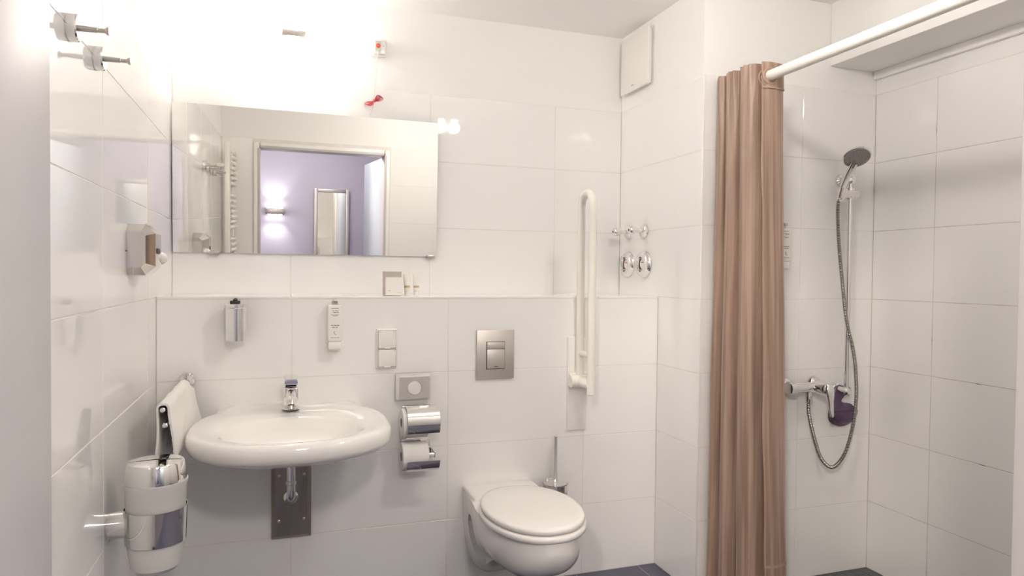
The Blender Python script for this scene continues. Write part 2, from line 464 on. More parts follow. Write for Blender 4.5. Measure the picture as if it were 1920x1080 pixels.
for x, aim, l_ in ((.72, (.9, 0, .6), 'added unseen fill spotlight in the hall turned towards the bathroom, nearer the door'), (-.5, (2.2, -.3, .6), 'added unseen fill spotlight in the hall turned towards the bathroom, further left')):
    p = Vector((x, -3.6, 2.46)); d_ = (Vector(aim)-p).normalized()  # unseen spotlight added to lighten the lower bathroom walls
    t = thing('hall_fill_spot', l_, 'lamp', (x, -3.6, 2.6), 'added hallway fill spotlights')
    b = BM(); lathe(b, (x, -3.6, 2.6), (0, 0, -1), [(.05, 0), (.05, .015), (.008, .02), (.008, .13)], 28); obj('stem', b, 'plastic', t)
    b = BM(); lathe(b, p-d_*.06, d_, [(.03, 0), (.06, .03), (.07, .09), (.066, .09), (.055, .04)], 28, True, True); obj('lamp_head', b, 'plastic', t)
    lamp_light('hall_fill_spot_light', 'SPOT', HALL_FILL_SPOT_W*(0.95 if x > 0 else 2.2), (1.0, .905, .80), p+d_*.05, t, .12, aim, spot_size=R_(60), spot_blend=.6)

t = thing('framed_mirror', 'tall silver-framed mirror hanging on the lavender hall wall', 'mirror', (.915, HY, .35))
mx0, mx1, mz0, mz1, ya = .735, 1.085, .35, 1.815, R_(-2.5)
def yawm(b):
    for v in b.verts:
        v.co = Matrix.Translation((mx1, HY+.012, 0)) @ Matrix.Rotation(ya, 4, 'Z') @ Matrix.Translation((-mx1, -HY-.012, 0)) @ v.co
b = BM()
for a in ((mx0, mx0+.035, mz0, mz1), (mx1-.035, mx1, mz0, mz1), (mx0+.035, mx1-.035, mz0, mz0+.035), (mx0+.035, mx1-.035, mz1-.035, mz1)):
    bx(b, a[0], a[1], HY+.012, HY+.04, a[2], a[3], .006)
yawm(b); obj('frame', b, 'silver_frame', t)
b = BM(); bx(b, mx0+.03, mx1-.03, HY+.014, HY+.022, mz0+.03, mz1-.03); yawm(b); obj('glass', b, 'mirror', t)

# ------------------------------------------------------------------ mirror over the shelf, tipped forward
t = thing('wall_mirror', 'large frameless rectangular mirror above the shelf', 'mirror', (.544, .361, 1.371))
tilt = R_(2.2)
def tipm(b):
    for v in b.verts:
        y, z = v.co.y-.361, v.co.z-1.371
        v.co = Vector((v.co.x, .361 + y*math.cos(tilt) - z*math.sin(tilt), 1.371 + y*math.sin(tilt) + z*math.cos(tilt)))
b = BM(); bx(b, .005, 1.083, .3625, .3675, 1.371, 1.968); tipm(b); obj('backing', b, 'mirror_edge', t)
b = BM(); bx(b, .005, 1.083, .361, .3623, 1.371, 1.968); tipm(b); obj('glass', b, 'mirror', t)
for x in (.14, 1.04):
    b = BM(); bx(b, x, x+.035, .355, D, 1.361, 1.370, .002); bx(b, x, x+.035, .353, .358, 1.361, 1.378, .0015); obj('clip', b, 'brushed', t)
for x in (.2, .85):
    b = BM(); cyl(b, (x, D, 1.9), (x, .349, 1.9), .008, n=12); obj('spacer', b, 'brushed', t)

# emergency pull-cord switch
t = thing('pull_cord_switch', 'white emergency switch with red button and tied-up pull cord beside the lamp', 'switch', (.816, D, 1.98))
b = BM(); bx(b, .779, .852, D-.022, D, 2.241, 2.316, .004); bx(b, .784, .847, D-.034, D-.02, 2.246, 2.311, .005); obj('housing', b, 'plastic', t)
b = BM(); bx(b, .802, .828, D-.0355, D-.033, 2.258, 2.302, .0008, 1); obj('plate', b, 'green', t)
b = BM(); lathe(b, (.815, D-.034, 2.281), (0, -1, 0), [(.0095, 0), (.0095, .004), (.007, .006), (.001, .0065)]); obj('button', b, 'red', t)
for dx in (-.024, .024):
    b = BM(); lathe(b, (.815+dx, D-.034, 2.281), (0, -1, 0), [(.0025, 0), (.002, .001)], 10); obj('screw', b, 'brushed', t)
b = BM(); tube(b, spline([(.815, D-.036, 2.262), (.812, D-.02, 2.2), (.806, D-.008, 2.12), (.802, D-.01, 2.05)]), .0014, 6); tube(b, [(.802, D-.012, 2.05), (.796, D-.02, 2.02), (.784, D-.026, 1.98)], .0014, 6)
cord = obj('cord', b, 'cordwhite', t)
b = BM()
for k in range(5):
    a = .62 + .12*(k-2); s = .042 - .003*k
    c = Vector((.801, D-.016-.003*k, 2.045))
    d1 = Vector((math.cos(a), 0, math.sin(a))); d2 = Vector((-math.sin(a), 0, math.cos(a)))
    pts = [c + d1*(s*math.cos(u)) + d2*(.0065*math.sin(2*u)) + Vector((0, -.004*math.sin(u), 0)) for u in [2*PI*i/24 for i in range(25)]]
    tube(b, pts, .0014, 6, False)
sphere(b, (.801, D-.022, 2.045), .007, n=10, k=6)
obj('cord_bundle', b, 'redcord', t)

# ------------------------------------------------------------------ coat hooks on the left wall
def hook(y, z):
    t = thing('coat_hook', '', 'hook', (0, y, z), 'chrome coat hooks on the left wall')
    b = BM(); lathe(b, (0, y, z), (1, 0, 0), [(.028, 0), (.028, .017), (.0255, .020), (.0, .020)], 32); obj('base', b, 'chrome', t)
    b = BM(); lathe(b, (.019, y, z), (1, 0, 0), [(.0065, 0), (.0055, .03), (.0055, .034), (.0045, .035), (.0045, .047), (.0085, .052), (.0085, .056), (.0, .057)], 20); obj('pin', b, 'brushed', t)
    return t
h0 = hook(-.83, 1.797)
LBL = ['round chrome coat hook on the left wall, nearer the mirror', 'round chrome coat hook on the left wall, nearer the door frame',
       'third chrome coat hook in the row, seen only in the mirror', 'last chrome coat hook beside the radiator, seen in the mirror']
for k, l_ in enumerate(LBL):
    o = h0 if k == 0 else copy_tree(h0, None, (0, -.216*k, 0))
    o['label'] = l_

# ladder radiator on the left wall by the door
t = thing('towel_radiator', 'white ladder towel radiator on the left wall, seen in the mirror', 'radiator', (.07, -1.9, .8))
for y in (-1.72, -2.1):
    b = BM(); bx(b, .05, .085, y-.018, y+.018, .8, 2.02, .006); obj('collector', b, 'white_tube', t)
for g in range(4):
    for k in range(7):
        z = .84 + g*.30 + k*.036
        b = BM(); tube(b, spline([(.085, -1.72, z), (.102, -1.78, z), (.107, -1.91, z), (.102, -2.04, z), (.085, -2.1, z)], 3), .011, 8)
        obj('rung', b, 'white_tube', t)
for y, z in ((-1.72, 1.86), (-2.1, .95)):
    b = BM(); cyl(b, (.001, y, z), (.06, y, z), .014, n=12); obj('bracket', b, 'white_tube', t)

# ------------------------------------------------------------------ faceted chrome dispenser on the left wall
t = thing('soap_dispenser', 'faceted chrome box dispenser on the left wall by the mirror', 'dispenser', (0, -.4, 1.283))
def chamfer_sec(x0, x1, z0, z1, c, y):
    return [(x0, y, z0), (x1-c, y, z0), (x1, y, z0+c), (x1, y, z1-c), (x1-c, y, z1), (x0, y, z1)]
b = BM()
loft(b, [chamfer_sec(0, .05, 1.305, 1.408, .012, -.497), chamfer_sec(0, .072, 1.283, 1.430, .026, -.472), chamfer_sec(0, .072, 1.283, 1.430, .026, -.372), chamfer_sec(0, .045, 1.305, 1.405, .012, -.315)])
body = obj('body', b, 'chrome_shaded', t, angle=5)
b = BM(); lathe(b, (.0, -.498, 1.352), (0, 1, 0), [(.0, 0)] and [(.003, 0), (.003, .004)], 10); obj('lock', b, 'black', t)
b = BM(); bx(b, .070, .0735, -.452, -.402, 1.345, 1.362, .004); obj('slot', b, 'black', t)
b = BM(); sphere(b, (.062, -.335, 1.335), .026, .9, 1.2, .8); obj('nozzle', b, 'plastic', t)

# ------------------------------------------------------------------ small bin on the left wall
bxc, byc = .111, -.72
t = thing('wall_bin', 'frosted glass pot with chrome lid and band on the left wall', 'bin', (bxc, byc, .52))
b = BM(); lathe(b, (bxc, byc, .518), (0, 0, 1), [(.02, 0), (.048, .004), (.060, .016), (.067, .07), (.073, .222), (.076, .230), (.076, .236), (.070, .236), (.068, .225), (.062, .07)], 48, True, False); obj('pot', b, 'glass', t)
b = BM(); lathe(b, (bxc, byc, .598), (0, 0, 1), [(.0705, 0), (.0725, 0), (.0755, .088), (.0735, .088)], 48, False, False); obj('band', b, 'chrome', t)
b = BM(); lathe(b, (bxc, byc, .752), (0, 0, 1), [(.073, 0), (.0735, .004), (.0675, .048), (.065, .0515), (.001, .055)], 48)
lid = obj('lid', b, 'chrome', t)
b = BM(); tube(b, [(bxc-.061, byc, .8035), (bxc, byc, .8075), (bxc+.061, byc, .8035)], .0009, 6); obj('lid_seam', b, 'black', lid)
b = BM(); cyl(b, (0, byc, .645), (.045, byc, .645), .034, n=32); obj('mount', b, 'chrome', t)

# ------------------------------------------------------------------ towel rail and towel
t = thing('towel_rail', 'chrome swivel towel rail with three arms on the wall by the basin', 'towel rail', (.096, 0, .72))
b = BM(); lathe(b, (.1, 0, .905), (0, -1, 0), [(.027, 0), (.027, .006), (.016, .018), (.010, .03)], 32); obj('rose', b, 'chrome', t)
b = BM(); lathe(b, (.1, 0, .73), (0, -1, 0), [(.022, 0), (.022, .006), (.010, .03)], 32); obj('rose', b, 'chrome', t)
b = BM(); cyl(b, (.1, -.032, .715), (.1, -.032, .925), .009, n=16); lathe(b, (.1, -.032, .925), (0, 0, 1), [(.012, 0), (.012, .008), (.006, .012)]); obj('post', b, 'chrome', t)
for x, z in ((.097, .897), (.103, .852), (.107, .741)):
    b = BM(); tube(b, [(.1, -.032, z), (.1, -.06, z), (x, -.515, z)], .0062, 14); lathe(b, (x, -.513, z), (0, -1, 0), [(.0072, 0), (.0072, .006), (.005, .008)]); obj('arm', b, 'chrome', t)

def towel():
    prof = []
    zt, xc = .897, .097
    # cross-section across the rail: left drop, over the bar, right drop
    for k in range(14): prof.append((xc-.0125-.004*math.sin(k*.35)*(1-k/13), .665 + (zt-.665)*k/14))
    for k in range(9):
        a = PI - PI*k/8; prof.append((xc+.0125*math.cos(a), zt+.0125*math.sin(a)))
    for k in range(1, 12): prof.append((xc+.0125+.016*(k/11)**1.1, zt-(zt-.752)*k/11))
    n = len(prof); th = .006; YS = [-.065-.445*j/26 for j in range(27)]
    b = BM(); g = {}
    for j, y in enumerate(YS):
        for i, (x, z) in enumerate(prof):
            a = prof[max(i-1, 0)]; c = prof[min(i+1, n-1)]
            tx, tz = c[0]-a[0], c[1]-a[1]; l = math.hypot(tx, tz); nx, nz = -tz/l, tx/l
            wv = .0016*math.sin(y*38+i*.5)
            spread = (1+1.0*max(0, (y+.22)/.16)) if i > n-12 else 1
            xx = xc + (x-xc)*spread if i > n-12 else x
            for s in (0, 1):
                g[i, j, s] = b.verts.new((xx+nx*(th*s+wv), y, z+nz*(th*s)+.0012*math.sin(y*55)))
    m = len(YS)
    for i in range(n-1):
        for j in range(m-1):
            b.faces.new((g[i, j, 1], g[i+1, j, 1], g[i+1, j+1, 1], g[i, j+1, 1])); b.faces.new((g[i, j, 0], g[i, j+1, 0], g[i+1, j+1, 0], g[i+1, j, 0]))
    for i in range(n-1):
        for j in (0, m-1): b.faces.new((g[i, j, 0], g[i+1, j, 0], g[i+1, j, 1], g[i, j, 1]))
    for j in range(m-1):
        for i in (0, n-1): b.faces.new((g[i, j, 0], g[i, j, 1], g[i, j+1, 1], g[i, j+1, 0]))
    o = obj('hand_towel', b, 'towel', None, 60)
    tag(o, 'folded white hand towel hanging over the rail by the basin', 'towel')
towel()

# ------------------------------------------------------------------ washbasin
def basin():
    cx = .455
    t = thing('washbasin', 'wide white oval wall-hung ceramic washbasin', 'washbasin', (cx, 0, .7))
    N = 96
    def outer(s, zz, dy=0, flat=True):
        lp = []
        for i in range(N):
            a = 2*PI*i/N
            c, sn = math.cos(a), math.sin(a)
            ex = 2/2.5
            px = math.copysign(abs(c)**ex, c)*.320
            py = math.copysign(abs(sn)**(2/2.5), sn)*.325
            x = px*s; y = -.308 + py*s
            # back part narrows to the wall shelf
            if y > -.12: x *= 1.0 - .0*(y+.12)
            lp.append(Vector((cx+x, min(y+dy, -.0005) if flat else y+dy, zz)))
        return lp
    def inner(s, zz, dy=0):
        return [Vector((cx+.225*s*math.copysign(abs(math.cos(2*PI*i/N))**.9, math.cos(2*PI*i/N)), -.40+dy+.187*s*math.sin(2*PI*i/N), zz)) for i in range(N)]
    b = BM()
    loops = [outer(.25, .700, .02), outer(.6, .700, .01), outer(.80, .715, 0), outer(.89, .727), outer(.95, .735), outer(.982, .744), outer(.997, .756), outer(1.0, .769), outer(.995, .781), outer(.980, .791), outer(.96, .796), outer(.94, .798), outer(.925, .798),
             inner(1.05, .797), inner(1.0, .792), inner(.95, .785), inner(.86, .755), inner(.7, .725), inner(.45, .708), inner(.12, .702)]
    loft(b, loops)
    bowl = obj('bowl', b, 'ceramic', t, 60)
    b = BM(); g = {}; nx_, ny_ = 40, 14
    sm = lambda t_: max(0, min(1, t_))**2*(3-2*max(0, min(1, t_)))
    for i in range(nx_+1):
        for j in range(ny_+1):
            u = -1+2*i/nx_; v = j/ny_
            z = .7965 + .0125*sm((1-abs(u))/.22)*sm((1-v)/.75)
            g[i, j, 0] = b.verts.new((cx+.25*u, -.0005-.175*v, z)); g[i, j, 1] = b.verts.new((cx+.25*u, -.0005-.175*v, .74))
    for i in range(nx_):
        for j in range(ny_):
            for k in (0, 1): b.faces.new((g[i, j, k], g[i+1, j, k], g[i+1, j+1, k], g[i, j+1, k]))
    for i in range(nx_):
        for j in (0, ny_): b.faces.new((g[i, j, 0], g[i+1, j, 0], g[i+1, j, 1], g[i, j, 1]))
    for j in range(ny_):
        for i in (0, nx_): b.faces.new((g[i, j, 0], g[i, j+1, 0], g[i, j+1, 1], g[i, j, 1]))
    obj('tap_ledge', b, 'ceramic', t, 60)
    b = BM(); lathe(b, (cx, -.385, .699), (0, 0, 1), [(.024, 0), (.024, .006), (.018, .008)]); obj('drain', b, 'chrome', t)
    for x, y in ((.29, -.16), (.62, -.16)):
        b = BM(); lathe(b, (x, y, .715), (0, 0, -1), [(.020, 0), (.020, .012), (.012, .024), (.003, .028)], 20); obj('fixing_cap', b, 'brushed', t)
    b = BM(); lathe(b, (cx, -.225, .765), (0, -.8, .3), [(.008, 0), (.008, .003)], 16); obj('overflow', b, 'chrome', t)
    return t
basin()

t = thing('basin_tap', 'chrome single-lever tap standing on the washbasin', 'tap', (.452, -.12, .806))
b = BM(); bx(b, .4275, .4765, -.142, -.096, .806, .885, .006, 3); lathe(b, (.452, -.119, .806), (0, 0, 1), [(.031, 0), (.031, .003), (.027, .005)], 32); obj('body', b, 'chrome', t)
b = BM(); P_ = spline([(.452, -.125, .858), (.452, -.165, .862), (.452, -.200, .854), (.452, -.219, .834)], 6)
tube(b, P_, .017, 20, True, [.020-.007*i/(len(P_)-1) for i in range(len(P_))])
sp = obj('spout', b, 'chrome', t, 60)
b = BM(); lathe(b, (.452, -.219, .834), (0, -.35, -1), [(.0125, 0), (.0125, .012), (.0095, .012), (.0095, .009)], 20, True, True); obj('aerator', b, 'brushed', sp)
b = BM(); lathe(b, (.452, -.2225, .8235), (0, -.35, -1), [(.009, 0), (.009, .001)], 20); obj('aerator_mesh', b, 'black', sp)
b = BM()
loft(b, [[(.4275, -.10, .888), (.4765, -.10, .888), (.4765, -.10, .925), (.4275, -.10, .925)], [(.4275, -.14, .888), (.4765, -.14, .888), (.4765, -.14, .932), (.4275, -.14, .932)], [(.431, -.205, .905), (.473, -.205, .905), (.473, -.205, .922), (.431, -.205, .922)]])
bmesh.ops.bevel(b, geom=list(b.edges), offset=.003, segments=2, affect='EDGES'); obj('lever', b, 'chrome', t)

t = thing('trap_cover', 'dark brushed steel cover plate with drain pipe under the basin', 'cover plate', (.457, 0, .296))
def bevel_plate(x0, x1, z0, z1, th, bev, y=0.0):
    b = BM()
    loft(b, [[(x0, y, z0), (x1, y, z0), (x1, y, z1), (x0, y, z1)], [(x0, y-th*.3, z0), (x1, y-th*.3, z0), (x1, y-th*.3, z1), (x0, y-th*.3, z1)],
             [(x0+bev, y-th, z0+bev), (x1-bev, y-th, z0+bev), (x1-bev, y-th, z1-bev), (x0+bev, y-th, z1-bev)]])
    return b
obj('plate', bevel_plate(.386, .528, .297, .585, .02, .013), 'dark_steel', t, 20)
for x in (.413, .502):
    for z in (.537, .368):
        b = BM(); lathe(b, (x, -.0195, z), (0, -1, 0), [(.006, 0), (.0055, .002), (.003, .003), (.002, .0015)], 16); obj('screw', b, 'brushed', t)
b = BM(); tube(b, [(.455, -.06, .72), (.455, -.06, .50), (.455, -.058, .478), (.455, -.050, .462), (.455, -.036, .455), (.455, -.015, .455)], .0165, 20); obj('drain_pipe', b, 'chrome', t)
b = BM(); lathe(b, (.455, -.06, .515), (0, 0, 1), [(.0175, 0), (.0205, .002), (.0205, .014), (.0175, .016)], 24); obj('pipe_nut', b, 'chrome', t)
b = BM(); lathe(b, (.455, -.019, .455), (0, -1, 0), [(.026, 0), (.026, .003), (.02, .006)], 24); obj('pipe_rose', b, 'chrome', t)

# ------------------------------------------------------------------ things on the tiled front wall
t = thing('tumbler', 'polished chrome cylinder with small black cap below the shelf', 'tumbler', (.265, -.055, 1.046))
b = BM(); lathe(b, (.265, -.055, 1.046), (0, 0, 1), [(.030, 0), (.034, .002), (.0345, .118), (.0375, .121), (.0375, .132), (.036, .134), (.02, .135)], 40); obj('cup', b, 'chrome', t)
b = BM(); bx(b, .2455, .2795, -.067, -.043, 1.181, 1.191, .002); bx(b, .255, .27, -.062, -.048, 1.191, 1.195, .001); tube(b, [(.258, -.055, 1.195), (.262, -.055, 1.199), (.27, -.055, 1.196)], .002, 6); obj('cap', b, 'black', t)
b = BM(); bx(b, .25, .28, -.022, 0, 1.10, 1.13, .004); obj('bracket', b, 'chrome', t)

def dispenser(x, y, z, name, label, ws=1.0):
    t = thing(name, label, 'soap bottle', (x, y, z), 'white print-labelled soap dispensers')
    w2 = .0265
    b = BM(); bx(b, x-w2, x+w2, y-.052, y-.012, z+.034, z+.172, .006, 3); obj('bottle', b, 'plastic', t)
    b = BM(); bx(b, x-.024, x+.024, y-.05, y-.014, z+.004, z+.0345, .006, 3); bx(b, x-.012, x+.012, y-.045, y-.02, z, z+.01, .003); obj('dispensing_foot', b, 'plastic', t)
    b = BM(); bx(b, x-.018, x+.018, y-.012, y, z+.03, z+.17, .002); obj('holder', b, 'plastic', t)
    b = BM(); lathe(b, (x, y-.03, z+.171), (0, 0, 1), [(.012, 0), (.012, .014), (.004, .018), (.004, .022)], 20); bx(b, x-.008, x+.008, y-.05, y-.025, z+.181, z+.192, .002); obj('lock', b, 'brushed', t)
    b = BM(); yf = y-.0524
    for zz, segs in ((.158, [(-.014, .013)]), (.149, [(-.010, -.002), (.000, .012)]), (.1425, [(-.006, .003), (.005, .013)]), (.134, [(-.015, -.004), (-.002, .014)]), (.130, [(-.009, .008)]),
                     (.094, [(-.015, -.006), (-.004, .005), (.007, .015)]), (.087, [(-.010, -.001), (.001, .010)]), (.048, [(-.016, -.004), (-.003, .006), (.007, .016)])):
        hgt = .0016 if zz not in (.1425, .094, .087) else .0028
        for a0, a1 in segs: bx(b, x+a0, x+a1, yf, yf+.001, z+zz, z+zz+hgt)
    tube(b, [(x-.002, yf, z+.074), (x-.004, yf, z+.068), (x, yf, z+.062), (x+.004, yf, z+.060)], .0011, 6)
    obj('print', b, 'print', t)['kind'] = 'stuff'
dispenser(.610, 0, 1.002, 'soap_bottle', 'slim white soap dispenser with small grey print between basin and shelf')
dispenser(2.389, PY, 1.325, 'shower_soap_bottle', 'slim white soap dispenser half hidden behind the shower curtain')

t = thing('double_socket', 'white double wall socket with two hinged covers beside the basin', 'socket', (.8095, 0, .922))
b = BM(); bx(b, .769, .850, -.012, 0, .923, 1.078, .005, 3); obj('frame', b, 'plastic', t)
for z in (.9305, 1.003):
    b = BM(); bx(b, .7755, .8435, -.020, -.011, z, z+.067, .003, 2); lid = obj('flap', b, 'plastic', t)
    b = BM(); bx(b, .798, .822, -.022, -.013, z-.003, z+.003, .001); obj('catch', b, 'plastic', lid)
    for xh in (.778, .833):
        b = BM(); bx(b, xh, xh+.008, -.0225, -.013, z+.060, z+.067, .001); obj('hinge', b, 'plastic', lid)
    b = BM(); bx(b, .7742, .8448, -.0125, -.0115, z-.0012, z+.0682); obj('flap_painted_shade', b, 'print', lid)  # dark sheet painted in as the shade around the flap

t = thing('hygiene_bag_holder', 'flat square chrome box with round opening above the toilet rolls', 'bag holder', (.915, 0, .794))
obj('box', bevel_plate(.845, .985, .795, .899, .03, .010), 'chrome', t, 20)
b = BM(); bx(b, .855, .975, -.0315, -.029, .805, .889, .0008, 1); obj('front_plate', b, 'satin', t)
b = BM(); lathe(b, (.915, -.0313, .847), (0, -1, 0), [(.0285, 0), (.0285, .002), (.0265, .002), (.0265, .0008)], 40, False, False); obj('rim', b, 'chrome', t)
b = BM(); lathe(b, (.915, -.0313, .847), (0, -1, 0), [(.0265, 0), (.0265, .0008)], 40); obj('bag', b, 'paper', t)

def roll_holder(zc, yc, r, a0, a1, label, bar):
    t = thing('toilet_roll_holder', label, 'toilet roll holder', (.927, 0, zc-r), 'chrome toilet roll holders one above the other')
    b = BM(); n = 28; L = []
    for s in (0, 1):
        rr = r + .0015*s
        L.append([(yc - rr*math.cos(a0+(a1-a0)*i/n), zc + rr*math.sin(a0+(a1-a0)*i/n)) for i in range(n+1)])
    sec = L[1] + L[0][::-1]
    loft(b, [[(.873, y, z) for y, z in sec], [(.998, y, z) for y, z in sec]]); obj('cover', b, 'chrome', t)
    b = BM(); bx(b, .870, .985, -.004, 0, zc-.03, zc+.05, .002); bx(b, .985, .993, yc-.008, 0, zc-.012, zc+.012, .003); obj('back_plate', b, 'chrome', t)
    b = BM(); cyl(b, (.864, yc, zc), (.99, yc, zc), .0085, n=16); obj('spindle', b, 'chrome', t)
    if bar:
        b = BM(); tube(b, [(.87, yc-.03, zc-r+.002), (.955, yc-.03, zc-r+.002), (.968, yc-.02, zc-r-.006)], .0035, 10); obj('tear_bar', b, 'chrome', t)
    return t
def roll(zc, yc, r, label):
    b = BM(); lathe(b, (.858, yc, zc), (1, 0, 0), [(.019, 0), (r-.002, 0), (r, .002), (r, .098), (r-.002, .1), (.019, .1), (.019, 0)], 48, False, False)
    o = tag(obj('toilet_roll', b, 'paper'), label, 'toilet roll', 'toilet rolls')
    b = BM(); lathe(b, (.8585, yc, zc), (1, 0, 0), [(.0192, 0), (.0192, .099), (.0178, .099), (.0178, 0), (.0192, 0)], 24, False, False); obj('core', b, 'cardboard', o)
roll_holder(.722, -.068, .061, R_(-38), R_(118), 'chrome toilet roll holder with rounded cover, the upper one', True)
roll(.718, -.066, .056, 'white toilet roll under the rounded chrome cover')
roll_holder(.588, -.068, .059, R_(-75), R_(-8), 'chrome toilet roll holder with cover folded below, the lower one', False)
roll(.588, -.066, .054, 'white toilet roll lying open in the lower holder')

t = thing('flush_plate', 'square brushed metal flush plate on the tiles above the toilet', 'flush plate', (1.2535, 0, .864))
b = BM(); bx(b, 1.173, 1.334, -.012, 0, .865, 1.066, .0025, 2); obj('plate', b, 'satin', t)
b = BM(); bx(b, 1.213, 1.2925, -.0128, -.0115, .905, 1.0185); obj('recess', b, 'black', t)
b = BM(); bx(b, 1.2158, 1.2905, -.0165, -.012, .988, 1.0165, .001); obj('small_button', b, 'satin', t)
b = BM(); bx(b, 1.2158, 1.2905, -.0165, -.012, .9075, .9865, .001); k = obj('large_button', b, 'satin', t)
b = BM(); bx(b, 1.246, 1.262, -.0168, -.016, .914, .918); obj('logo', b, 'print', k)

# ------------------------------------------------------------------ toilet
def toilet():
    cx = 1.266
    t = thing('toilet', 'white wall-hung toilet with closed round lid', 'toilet', (cx, 0, .06))
    ZT = .425
    secs = [(0.0, .146, .06), (-.05, .147, .085), (-.11, .150, .125), (-.18, .157, .175), (-.26, .166, .222), (-.35, .172, .243), (-.44, .168, .25), (-.52, .150, .262), (-.58, .121, .285), (-.625, .085, .32), (-.652, .045, .36), (-.66, .015, .385)]
    K = 28; b = BM(); loops = []
    for y, hw, zb in secs:
        lp = []
        for i in range(K+1):
            a = PI*i/K
            c, s = math.cos(a), math.sin(a)
            x = hw*math.copysign(abs(c)**.72, c); z = ZT-.03 - (ZT-.03-zb)*abs(s)**.85
            lp.append((cx+x, y, z))
        lp = [(cx+hw*.985, y, ZT)] + lp + [(cx-hw*.985, y, ZT)]
        loops.append(lp)
    loft(b, loops)
    bmesh.ops.recalc_face_normals(b, faces=b.faces)
    me = bpy.data.meshes.new('tmp'); b.to_mesh(me); b.free()
    o = bpy.data.objects.new('tmp', me); COL.objects.link(o)
    cut = []
    for s in (-1, 1):
        cb = BM(); pts = []
        for i in range(17):
            a = PI*i/16; pts.append((-.155+.058*math.cos(a), .315+.05*math.sin(a)))
        pts += [(-.205, .12), (-.105, .05)]
        xa, xb_ = (cx+s*.075, cx+s*.22)
        loft(cb, [[(xa, y, z) for y, z in pts], [(xb_, y, z) for y, z in pts]])
        bmesh.ops.recalc_face_normals(cb, faces=cb.faces)
        cm = bpy.data.meshes.new('cut'); cb.to_mesh(cm); cb.free()
        co = bpy.data.objects.new('cut', cm); COL.objects.link(co); cut.append(co)
        md = o.modifiers.new('b', 'BOOLEAN'); md.operation = 'DIFFERENCE'; md.object = co; md.solver = 'EXACT'
    dg = bpy.context.evaluated_depsgraph_get()
    ev = bpy.data.meshes.new_from_object(o.evaluated_get(dg))
    b = BM(); b.from_mesh(ev)
    for q in cut + [o]: bpy.data.objects.remove(q)
    bpy.data.meshes.remove(ev)
    obj('bowl', b, 'ceramic', t, 42)
    # rear deck with raised rounded edges
    b = BM(); bx(b, cx-.148, cx+.148, -.185, -.0005, .415, .438, .008, 3); obj('deck', b, 'ceramic', t, 60)
    N = 72
    def egg(s, z, yc=-.41, hw=.178, hl=.255):
        lp = []
        for i in range(N):
            a = 2*PI*i/N; c, sn = math.cos(a), math.sin(a)
            x = hw*s*math.copysign(abs(c)**.92, c)
            y = hl*s*sn
            if sn > 0: y *= .93
            lp.append((cx+x, yc+y, z))
        return lp
    b = BM(); loft(b, [egg(.93, .4245), egg(.985, .426), egg(1.012, .432), egg(1.015, .440), egg(1.003, .447), egg(.97, .450)]); obj('seat', b, 'seat', t, 60)
    b = BM(); loft(b, [egg(.93, .4525), egg(.97, .454), egg(.986, .460), egg(.982, .468), egg(.957, .473), egg(.90, .4755), egg(.5, .477)]); obj('lid', b, 'seat', t, 60)
    for s in (-1, 1):
        b = BM(); lathe(b, (cx+s*.075, -.165, .437), (0, 0, 1), [(.014, 0), (.014, .012), (.009, .014)], 20); obj('hinge', b, 'chrome', t)
toilet()

t = thing('toilet_brush', 'chrome toilet brush holder on the wall beside the toilet', 'toilet brush', (1.502, -.065, .3))
b = BM(); lathe(b, (1.502, -.065, .30), (0, 0, 1), [(.040, 0), (.046, .004), (.052, .11), (.052, .122), (.048, .122), (.046, .10)], 36, True, False); obj('cup', b, 'glass', t)
b = BM(); lathe(b, (1.502, -.065, .398), (0, 0, 1), [(.0525, 0), (.0555, 0), (.0555, .028), (.0525, .028), (.0525, 0)], 36, False, False); obj('ring', b, 'chrome', t)
b = BM(); bx(b, 1.482, 1.522, -.014, 0, .392, .434, .004); obj('bracket', b, 'chrome', t)
b = BM(); lathe(b, (1.502, -.065, .424), (0, 0, 1), [(.049, 0), (.049, .004), (.014, .012), (.010, .022)], 36); obj('brush_cap', b, 'chrome', t)
b = BM(); lathe(b, (1.502, -.065, .44), (0, 0, 1), [(.0095, 0), (.0095, .012), (.0075, .016), (.0075, .184), (.005, .187)], 20); obj('handle', b, 'chrome', t)

# ------------------------------------------------------------------ folding grab rail
t = thing('grab_rail', 'white folding grab rail, swung up against the wall beside the toilet', 'grab rail', (1.62, 0, .63))
b = BM(); bx(b, 1.575, 1.665, -.010, 0, .63, 1.03, .003); bx(b, 1.575, 1.582, -.016, -.008, .63, 1.03, .002); obj('wall_plate', b, 'lacquer', t)
b = BM()
pa, pb, r = -.036, -.147, .0165
pts = [(1.62, pa, .85), (1.62, pa, 1.2), (1.62, pa, 1.575)]
c = (pa+pb)/2; rr = (pa-pb)/2
pts += [(1.62, c+rr*math.cos(PI*k/14), 1.58+rr*math.sin(PI*k/14)) for k in range(15)]
pts += [(1.62, pb, 1.2), (1.62, pb, .805)]
tube(b, pts, r, 18); obj('rail', b, 'white_tube', t, 60)
b = BM(); lathe(b, (1.62, pb, .8045), (0, 0, -1), [(.013, 0), (.013, .001)], 18); obj('open_end_shade', b, 'black', t)  # black disc painted as the dark inside of the open tube end
b = BM(); cyl(b, (1.62, pa, .965), (1.62, pb, .965), .013, n=16); obj('cross_bar', b, 'white_tube', t)
b = BM(); lathe(b, (1.575, -.038, .845), (1, 0, 0), [(.024, 0), (.027, .003), (.027, .087), (.024, .09)], 28); bx(b, 1.578, 1.662, -.03, -.008, .82, .88, .004)
lathe(b, (1.62, -.038, .845), (0, -1, 0), [(.022, 0), (.022, .085), (.018, .093), (.018, .11)], 24); obj('hinge', b, 'white_tube', t)

